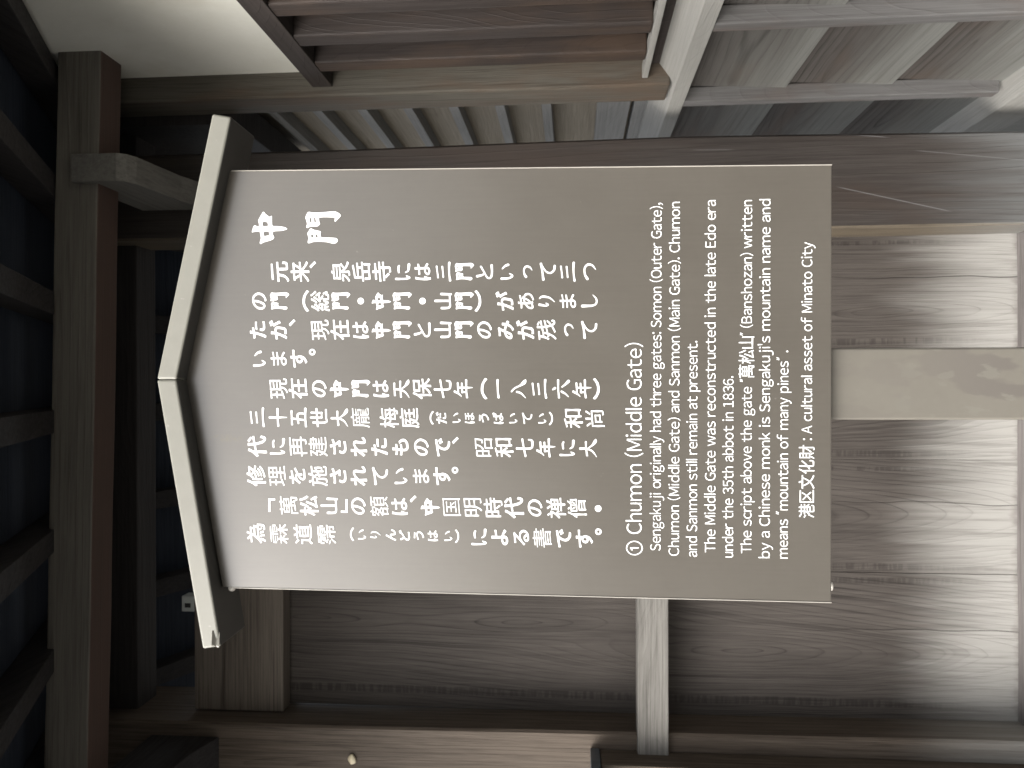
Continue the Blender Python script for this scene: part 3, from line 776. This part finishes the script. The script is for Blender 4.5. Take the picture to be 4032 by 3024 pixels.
# brush strokes (x, y, half width) of the simpler characters, in the clerical hand of the sign
STROKES = {
 '三': [[(.20,.80,.040),(.5,.835,.030),(.78,.87,.042)], [(.22,.52,.038),(.5,.545,.03),(.76,.575,.042)], [(.04,.16,.052),(.35,.205,.036),(.7,.215,.042),(.96,.20,.055)]],
 '一': [[(.05,.44,.05),(.4,.48,.036),(.75,.49,.042),(.95,.49,.055)]],
 '十': [[(.06,.50,.048),(.4,.535,.036),(.94,.545,.05)], [(.5,.95,.055),(.5,.5,.044),(.5,.06,.02)]],
 '大': [[(.14,.60,.046),(.5,.645,.034),(.84,.66,.046)], [(.5,.95,.055),(.485,.62,.044),(.36,.32,.038),(.06,.10,.012)], [(.50,.58,.02),(.66,.34,.04),(.86,.18,.075),(1.0,.14,.012)]],
 '天': [[(.18,.84,.044),(.5,.865,.032),(.80,.87,.046)], [(.10,.52,.044),(.5,.55,.032),(.9,.56,.046)], [(.49,.86,.042),(.47,.55,.042),(.33,.28,.036),(.05,.08,.012)], [(.5,.52,.02),(.66,.3,.04),(.85,.16,.075),(1.0,.12,.012)]],
 '八': [[(.36,.60,.048),(.28,.38,.038),(.04,.14,.012)], [(.38,.88,.036),(.55,.72,.035),(.70,.42,.045),(.86,.22,.085),(1.0,.14,.015)]],
 '六': [[(.46,.95,.03),(.54,.83,.058)], [(.05,.62,.046),(.45,.655,.034),(.95,.665,.05)], [(.36,.48,.048),(.24,.28,.036),(.08,.12,.012)], [(.60,.46,.03),(.74,.28,.048),(.90,.12,.068)]],
 '七': [[(.06,.50,.046),(.5,.59,.036),(.94,.67,.042)], [(.46,.95,.052),(.45,.45,.044),(.48,.2,.045),(.62,.14,.045),(.86,.16,.05),(.92,.34,.03)]],
 '山': [[(.5,.93,.056),(.5,.2,.046)], [(.12,.60,.056),(.16,.2,.046),(.5,.17,.038),(.84,.19,.04)], [(.86,.62,.056),(.84,.12,.046)]],
 '年': [[(.36,.95,.05),(.22,.72,.036),(.10,.6,.016)], [(.28,.76,.03),(.80,.79,.042)], [(.30,.55,.034),(.78,.575,.04)], [(.32,.56,.038),(.33,.34,.034)], [(.05,.30,.046),(.4,.335,.034),(.95,.345,.05)], [(.56,.78,.04),(.56,.3,.042),(.56,.02,.018)]],
 '五': [[(.14,.86,.044),(.5,.88,.032),(.84,.89,.046)], [(.46,.88,.04),(.36,.15,.04)], [(.2,.52,.038),(.68,.55,.042),(.70,.16,.038)], [(.04,.12,.046),(.5,.15,.034),(.96,.15,.055)]],
 '世': [[(.05,.58,.046),(.5,.62,.034),(.95,.65,.046)], [(.24,.82,.046),(.25,.15,.04),(.5,.13,.036),(.9,.14,.046)], [(.5,.95,.042),(.5,.36,.036)], [(.76,.92,.042),(.75,.36,.036)], [(.48,.37,.033),(.77,.38,.033)]],
 'つ': [[(.08,.62,.060),(.30,.74,.045),(.62,.76,.042),(.82,.60,.048),(.78,.36,.040),(.56,.18,.014)]],
 'っ': [[(.22,.52,.056),(.38,.61,.040),(.62,.62,.038),(.76,.50,.043),(.72,.32,.036),(.56,.20,.014)]],
 'し': [[(.26,.88,.066),(.28,.36,.045),(.40,.16,.040),(.64,.16,.036),(.84,.34,.014)]],
 'て': [[(.08,.74,.058),(.5,.79,.040),(.90,.86,.055)], [(.80,.80,.03),(.50,.60,.036),(.42,.36,.042),(.56,.18,.048),(.78,.14,.052)]],
 'り': [[(.30,.86,.055),(.24,.52,.038),(.30,.40,.030),(.38,.52,.020)], [(.62,.86,.020),(.72,.70,.046),(.66,.34,.040),(.44,.06,.012)]],
 'い': [[(.14,.78,.054),(.16,.40,.042),(.28,.22,.046),(.40,.36,.022)], [(.66,.74,.026),(.80,.60,.046),(.86,.44,.058)]],
 'に': [[(.12,.86,.052),(.12,.40,.040),(.18,.16,.046),(.28,.32,.022)], [(.46,.72,.040),(.70,.74,.046),(.80,.70,.040)], [(.46,.36,.026),(.56,.22,.042),(.86,.18,.062)]],
 'と': [[(.30,.88,.058),(.36,.62,.042),(.44,.52,.034)], [(.80,.68,.046),(.52,.52,.034),(.22,.34,.038),(.24,.16,.046),(.52,.10,.046),(.86,.12,.056)]],
}

GC = {}
def brush_glyph(ch):
    if ch not in GC:
        if ch in TRACED:
            GC[ch] = [smooth_loop([Vector(p) for p in lp]) for lp in TRACED[ch]]
            return GC[ch]
        if ch in STROKES:
            ps = stroked(STROKES[ch])
            xs = [v.x for p in ps for v in p]; ys = [v.y for p in ps for v in p]
            c = Vector(((min(xs) + max(xs)) / 2, (min(ys) + max(ys)) / 2))
            GC[ch] = [[(v - c) * 0.96 for v in p] for p in ps]
            return GC[ch]
        small = ch in '、。・'
        if ch == '・':
            GC[ch] = [[Vector((0.165 * math.cos(a * math.pi / 12), 0.165 * math.sin(a * math.pi / 12))) for a in range(24)]]
            return GC[ch]
        if ch == '。':
            GC[ch] = [[Vector((r_ * math.cos(a * math.pi / 14), r_ * math.sin(a * math.pi / 14))) for a in range(28)] for r_ in (0.165, 0.072)]
            return GC[ch]
        corner = ch in '「」'
        ps = glyph_polys(ch, bold=0.014 if corner else (0.018 if ch in '（）' else (0.014 if ord(ch) >= 0x4e00 else 0.018)), brush=not corner)
        ps = [[v.copy() for v in p] for p in ps]
        if ch in '（）「」':                       # vertical writing turns the brackets
            ps = [[Vector((v.y, -v.x)) for v in p] for p in ps]
        elif ch == '、':
            ps = [[Vector((v.x * 1.1, v.y * 1.1)) for v in p] for p in ps]
        else:                                       # strokes rise to the right, letters sit wide
            ps = [[Vector((v.x, v.y * 0.95 + 0.075 * (v.x - 0.5))) for v in p] for p in ps]
        xs = [v.x for p in ps for v in p]; ys = [v.y for p in ps for v in p]
        c = Vector(((min(xs) + max(xs)) / 2, (min(ys) + max(ys)) / 2))
        k = 1.08 if ord(ch) >= 0x4e00 else 1.0
        GC[ch] = [[(v - c) * k for v in p] for p in ps]
    return GC[ch]

COLUMNS = [
 [('中', 0.2230, 1.9288, 0.0523), ('門', 0.2219, 1.8515, 0.0521)],
 [('元', 0.1604, 1.9139, 0.0281), ('来', 0.1601, 1.8849, 0.0280), ('、', 0.1696, 1.8666, 0.0280), ('泉', 0.1594, 1.8265, 0.0280), ('岳', 0.1591, 1.7971, 0.0279), ('寺', 0.1588, 1.7679, 0.0279), ('に', 0.1584, 1.7381, 0.0279), ('は', 0.1581, 1.7096, 0.0278), ('三', 0.1578, 1.6803, 0.0278), ('門', 0.1575, 1.6508, 0.0277), ('と', 0.1571, 1.6226, 0.0277), ('い', 0.1568, 1.5913, 0.0277), ('っ', 0.1565, 1.5622, 0.0276), ('て', 0.1562, 1.5342, 0.0275), ('三', 0.1558, 1.5064, 0.0276), ('つ', 0.1555, 1.4761, 0.0275)],
 [('の', 0.1190, 1.9438, 0.0282), ('門', 0.1187, 1.9146, 0.0282), ('（', 0.1184, 1.8768, 0.0281), ('総', 0.1182, 1.8562, 0.0281), ('門', 0.1179, 1.8266, 0.0280), ('・', 0.1177, 1.7979, 0.0279), ('中', 0.1174, 1.7685, 0.0279), ('門', 0.1172, 1.7389, 0.0278), ('・', 0.1169, 1.7101, 0.0278), ('山', 0.1166, 1.6810, 0.0278), ('門', 0.1164, 1.6513, 0.0277), ('）', 0.1162, 1.6320, 0.0277), ('が', 0.1159, 1.5946, 0.0276), ('あ', 0.1156, 1.5648, 0.0276), ('り', 0.1153, 1.5361, 0.0276), ('ま', 0.1151, 1.5065, 0.0275), ('し', 0.1148, 1.4769, 0.0275)],
 [('た', 0.0780, 1.9458, 0.0282), ('が', 0.0778, 1.9167, 0.0282), ('、', 0.0878, 1.8965, 0.0281), ('現', 0.0774, 1.8563, 0.0280), ('在', 0.0772, 1.8275, 0.0280), ('は', 0.0770, 1.7980, 0.0280), ('中', 0.0768, 1.7687, 0.0279), ('門', 0.0766, 1.7390, 0.0279), ('と', 0.0764, 1.7106, 0.0278), ('山', 0.0762, 1.6815, 0.0278), ('門', 0.0760, 1.6518, 0.0277), ('の', 0.0758, 1.6228, 0.0277), ('み', 0.0756, 1.5929, 0.0276), ('が', 0.0754, 1.5660, 0.0276), ('残', 0.0752, 1.5362, 0.0276), ('っ', 0.0750, 1.5052, 0.0275), ('て', 0.0748, 1.4771, 0.0275)],
 [('い', 0.0372, 1.9441, 0.0282), ('ま', 0.0371, 1.9161, 0.0281), ('す', 0.0369, 1.8871, 0.0281), ('。', 0.0460, 1.8677, 0.0281)],
 [('現', -0.0055, 1.9163, 0.0281), ('在', -0.0056, 1.8880, 0.0281), ('の', -0.0057, 1.8576, 0.0280), ('中', -0.0058, 1.8288, 0.0280), ('門', -0.0059, 1.7983, 0.0279), ('は', -0.0060, 1.7696, 0.0279), ('天', -0.0061, 1.7404, 0.0279), ('保', -0.0062, 1.7108, 0.0278), ('七', -0.0063, 1.6821, 0.0278), ('年', -0.0064, 1.6531, 0.0277), ('（', -0.0065, 1.6238, 0.0277), ('一', -0.0066, 1.6042, 0.0277), ('八', -0.0067, 1.5754, 0.0277), ('三', -0.0068, 1.5464, 0.0276), ('六', -0.0069, 1.5164, 0.0276), ('年', -0.0070, 1.4875, 0.0275), ('）', -0.0070, 1.4675, 0.0274)],
 [('三', -0.0462, 1.9473, 0.0281), ('十', -0.0464, 1.9175, 0.0282), ('五', -0.0465, 1.8874, 0.0281), ('世', -0.0466, 1.8585, 0.0280), ('大', -0.0467, 1.8290, 0.0280), ('龐', -0.0469, 1.7991, 0.0280), ('梅', -0.0470, 1.7578, 0.0279), ('庭', -0.0472, 1.7290, 0.0279), ('（', -0.0471, 1.6976, 0.0175), ('だ', -0.0471, 1.6840, 0.0175), ('い', -0.0471, 1.6625, 0.0174), ('ほ', -0.0475, 1.6439, 0.0175), ('う', -0.0475, 1.6239, 0.0174), ('ば', -0.0478, 1.6043, 0.0173), ('い', -0.0479, 1.5830, 0.0174), ('て', -0.0479, 1.5635, 0.0174), ('い', -0.0482, 1.5426, 0.0173), ('）', -0.0482, 1.5306, 0.0173), ('和', -0.0481, 1.4992, 0.0275), ('尚', -0.0483, 1.4694, 0.0275)],
 [('代', -0.0874, 1.9474, 0.0281), ('に', -0.0875, 1.9183, 0.0281), ('再', -0.0876, 1.8883, 0.0280), ('建', -0.0877, 1.8597, 0.0280), ('さ', -0.0879, 1.8309, 0.0281), ('れ', -0.0880, 1.8011, 0.0280), ('た', -0.0881, 1.7717, 0.0280), ('も', -0.0882, 1.7421, 0.0279), ('の', -0.0883, 1.7122, 0.0279), ('で', -0.0884, 1.6823, 0.0278), ('、', -0.0788, 1.6644, 0.0278), ('昭', -0.0886, 1.6244, 0.0277), ('和', -0.0887, 1.5959, 0.0277), ('七', -0.0888, 1.5672, 0.0276), ('年', -0.0889, 1.5378, 0.0276), ('に', -0.0890, 1.5082, 0.0275), ('大', -0.0891, 1.4793, 0.0275)],
 [('修', -0.1293, 1.9490, 0.0282), ('理', -0.1293, 1.9192, 0.0282), ('を', -0.1292, 1.8895, 0.0281), ('施', -0.1292, 1.8598, 0.0281), ('さ', -0.1292, 1.8310, 0.0281), ('れ', -0.1291, 1.8012, 0.0280), ('て', -0.1291, 1.7711, 0.0280), ('い', -0.1290, 1.7415, 0.0279), ('ま', -0.1290, 1.7130, 0.0279), ('す', -0.1289, 1.6835, 0.0278), ('。', -0.1204, 1.6649, 0.0277)],
 [('「', -0.1710, 1.9267, 0.0281), ('萬', -0.1711, 1.9021, 0.0281), ('松', -0.1712, 1.8728, 0.0280), ('山', -0.1714, 1.8439, 0.0281), ('」', -0.1715, 1.8224, 0.0280), ('の', -0.1715, 1.8021, 0.0279), ('額', -0.1717, 1.7720, 0.0279), ('は', -0.1718, 1.7434, 0.0279), ('、', -0.1610, 1.7243, 0.0279), ('中', -0.1720, 1.6998, 0.0278), ('国', -0.1721, 1.6697, 0.0277), ('明', -0.1723, 1.6400, 0.0278), ('時', -0.1724, 1.6115, 0.0277), ('代', -0.1725, 1.5820, 0.0276), ('の', -0.1726, 1.5529, 0.0276), ('禅', -0.1728, 1.5236, 0.0276), ('僧', -0.1729, 1.4947, 0.0275), ('・', -0.1730, 1.4655, 0.0275)],
 [('為', -0.2114, 1.9493, 0.0282), ('霖', -0.2116, 1.9162, 0.0281), ('道', -0.2119, 1.8817, 0.0281), ('霈', -0.2121, 1.8477, 0.0280), ('（', -0.2113, 1.8113, 0.0176), ('い', -0.2116, 1.7971, 0.0176), ('り', -0.2118, 1.7779, 0.0176), ('ん', -0.2120, 1.7558, 0.0176), ('ど', -0.2122, 1.7367, 0.0175), ('う', -0.2124, 1.7161, 0.0175), ('は', -0.2126, 1.6964, 0.0175), ('い', -0.2127, 1.6748, 0.0174), ('）', -0.2130, 1.6623, 0.0174), ('に', -0.2137, 1.6316, 0.0277), ('よ', -0.2140, 1.6023, 0.0277), ('る', -0.2142, 1.5725, 0.0277), ('書', -0.2144, 1.5431, 0.0276), ('で', -0.2146, 1.5135, 0.0275), ('す', -0.2148, 1.4846, 0.0275), ('。', -0.2051, 1.4653, 0.0275)],
]
LINES = [
 ("① Chumon (Middle Gate)", -0.2373, 1.4059, 0.0564, 1.4051, 0.0206),
 ("Sengakuji originally had three gates: Somon (Outer Gate),", -0.2306, 1.3798, 0.2494, 1.3770, 0.0143),
 ("Chumon (Middle Gate) and Sanmon (Main Gate). Chumon", -0.2375, 1.3548, 0.2504, 1.3520, 0.0142),
 ("and Sanmon still remain at present.", -0.2387, 1.3303, 0.0587, 1.3287, 0.0142),
 ("The Middle Gate was reconstructed in the late Edo era", -0.2321, 1.3054, 0.2521, 1.3033, 0.0142),
 ("under the 35th abbot in 1836.", -0.2392, 1.2813, 0.0099, 1.2799, 0.0141),
 ("The script above the gate ″萬松山″ (Banshozan) written", -0.2331, 1.2565, 0.2513, 1.2541, 0.0141),
 ("by a Chinese monk is Sengakuji’s mountain name and", -0.2395, 1.2319, 0.2523, 1.2294, 0.0141),
 ("means ″mountain of many pines″ .", -0.2399, 1.2076, 0.0447, 1.2058, 0.0140),
 ("港区文化財 : A cultural asset of Minato City", -0.1841, 1.1751, 0.1927, 1.1735, 0.0139),
]
for i, cl in enumerate(COLUMNS):
    runs = [[cl[0]]]
    for a, q in zip(cl, cl[1:]):                    # a wider gap starts a new phrase
        same = abs(a[3] - q[3]) < 0.004
        if i == 0 or (a[2] - q[2] > (0.041 if same else 0.034)) : runs.append([])
        runs[-1].append(q)
    for rn_ in runs:
        polys = []
        for (ch, X, Z, em) in rn_:
            for p in brush_glyph(ch): polys.append([Vector((X + v.x * em, Z + v.y * em)) for v in p])
        letters("title_lettering" if i == 0 else "text_column", polys, board, -0.0004)

LC = {}
def latin(ch):
    """gothic letter: the full-width form of a Latin letter, closed up to its own width"""
    if ch not in LC:
        fwch = {"’": "＇"}.get(ch, chr(ord(ch) + 0xFEE0) if 0x21 <= ord(ch) <= 0x7e else ch)
        ps = glyph_polys(fwch, bold=-0.005 if ord(ch) < 0x2100 else 0.001, res=6)
        if ch == 'l': ps = [[Vector(q) for q in ((0, -0.002), (0.098, -0.002), (0.098, 0.79), (0, 0.79))]]
        x0 = min(v.x for p in ps for v in p); x1 = max(v.x for p in ps for v in p)
        LC[ch] = ([[Vector((v.x - x0, v.y)) for v in p] for p in ps], x1 - x0)
    return LC[ch]
def set_line(t, cap_em):
    x, out = 0.0, []
    for ch in t:
        if ch == ' ':
            x += 0.31; continue
        if ch == '″':
            out += [[Vector((x + dx + px, py)) for px, py in ((0.0, 0.66), (0.05, 0.64), (0.135, 0.83), (0.075, 0.86))] for dx in (0.03, 0.15)]
            x += 0.32; continue
        if ch == "j": x -= 0.075
        ps, w = latin(ch)
        big = ord(ch) > 0x2000 and ch not in "’①"
        side = 0.045
        if ch in "ilIdbhnmuBDEMNkp1j": side = 0.062
        if ch in "tfrvwyAT": side = 0.022
        if ch in "().,:’": side = 0.05
        if big: side = 0.045
        k = 1.0 if not big else 1.22
        side *= 0.95
        x += side
        out += [[Vector((x + v.x * k, (v.y - (0.38 if big else 0)) * k + (0.38 if big else 0))) for v in p] for p in ps]
        x += w * k + side
    return out
for i, (t, xa, za, xb, zb_, cap) in enumerate(LINES):
    em = cap / 0.745
    ps = set_line(t, em)
    xs = [v.x for p in ps for v in p]
    x0, x1 = min(xs), max(xs)
    kx = (math.hypot(xb - xa, zb_ - za)) / (x1 - x0)
    print("line", i, "stretch", round(kx / em, 3))
    sl_ = (zb_ - za) / (xb - xa)
    out = [[Vector((xa + (v.x - x0) * kx, za + (v.x - x0) * kx * sl_ + v.y * em)) for v in p] for p in ps]
    letters("heading_line" if i == 0 else "text_line", out, board, -0.0004)

# ------------------------------------------------------------------ dry petal caught on the left post
bm = bmesh.new()
bmesh.ops.create_grid(bm, x_segments=8, y_segments=6, size=0.5)
for v in bm.verts:
    t = v.co.x + 0.5
    w = 0.011 * math.sin(math.pi * min(1, t * 0.95 + 0.05)) ** 0.7 + 0.001
    v.co = Vector((v.co.x * 0.026, -0.004 * math.sin(math.pi * t) - 0.002 * math.cos(v.co.y * 6), v.co.y * 2 * w + 0.006 * t * t))
bmesh.ops.solidify(bm, geom=list(bm.faces), thickness=0.0006)
petal = link("dry_petal", bm, M['leaf'], None, (-0.992, 1.995, 2.083), smooth=True)
petal.rotation_euler = (0, R(20), 0)
petal["label"] = "small pale dried petal caught on the brown left gate post"
petal["category"] = "petal"

# ------------------------------------------------------------------ unseen evergreen added behind the viewer to darken the sheen of the sign
blocker = thing("reflection_blocker", "unseen evergreen shape added behind the viewer to darken the reflection in the sign", "blocker", (0.0, -7.0, 0))
bm = bmesh.new()
bmesh.ops.create_cone(bm, cap_ends=True, segments=12, radius1=0.14, radius2=0.08, depth=2.4)
foliage = paint("blocker_leaves", (0.035, 0.05, 0.028), (0.055, 0.075, 0.04), rough=0.6)
bark = paint("blocker_bark", (0.07, 0.055, 0.045), (0.10, 0.08, 0.065), rough=0.9)
link("blocker_trunk", bm, bark, blocker, (0, 0, 1.2))
bm = bmesh.new()
rg = random.Random(4)
for i in range(5200):
    h = rg.random()
    rad = 1.5 * (1 - 0.75 * h ** 1.5) * (0.85 + 0.15 * math.sin(h * 23)) * math.sqrt(0.25 + 0.75 * rg.random())
    a = rg.random() * 2 * math.pi
    p = Vector((rad * math.cos(a), rad * math.sin(a), 0.35 + 3.7 * h))
    u = Vector((rg.gauss(0, 1), rg.gauss(0, 1), rg.gauss(0, 1))).normalized()
    w = u.orthogonal().normalized(); q = u.cross(w)
    sz = rg.uniform(0.07, 0.15)
    vsx = [bm.verts.new(p + w * sz), bm.verts.new(p + q * sz * 0.5), bm.verts.new(p - w * sz), bm.verts.new(p - q * sz * 0.5)]
    bm.faces.new(vsx)
link("blocker_crown", bm, foliage, blocker)
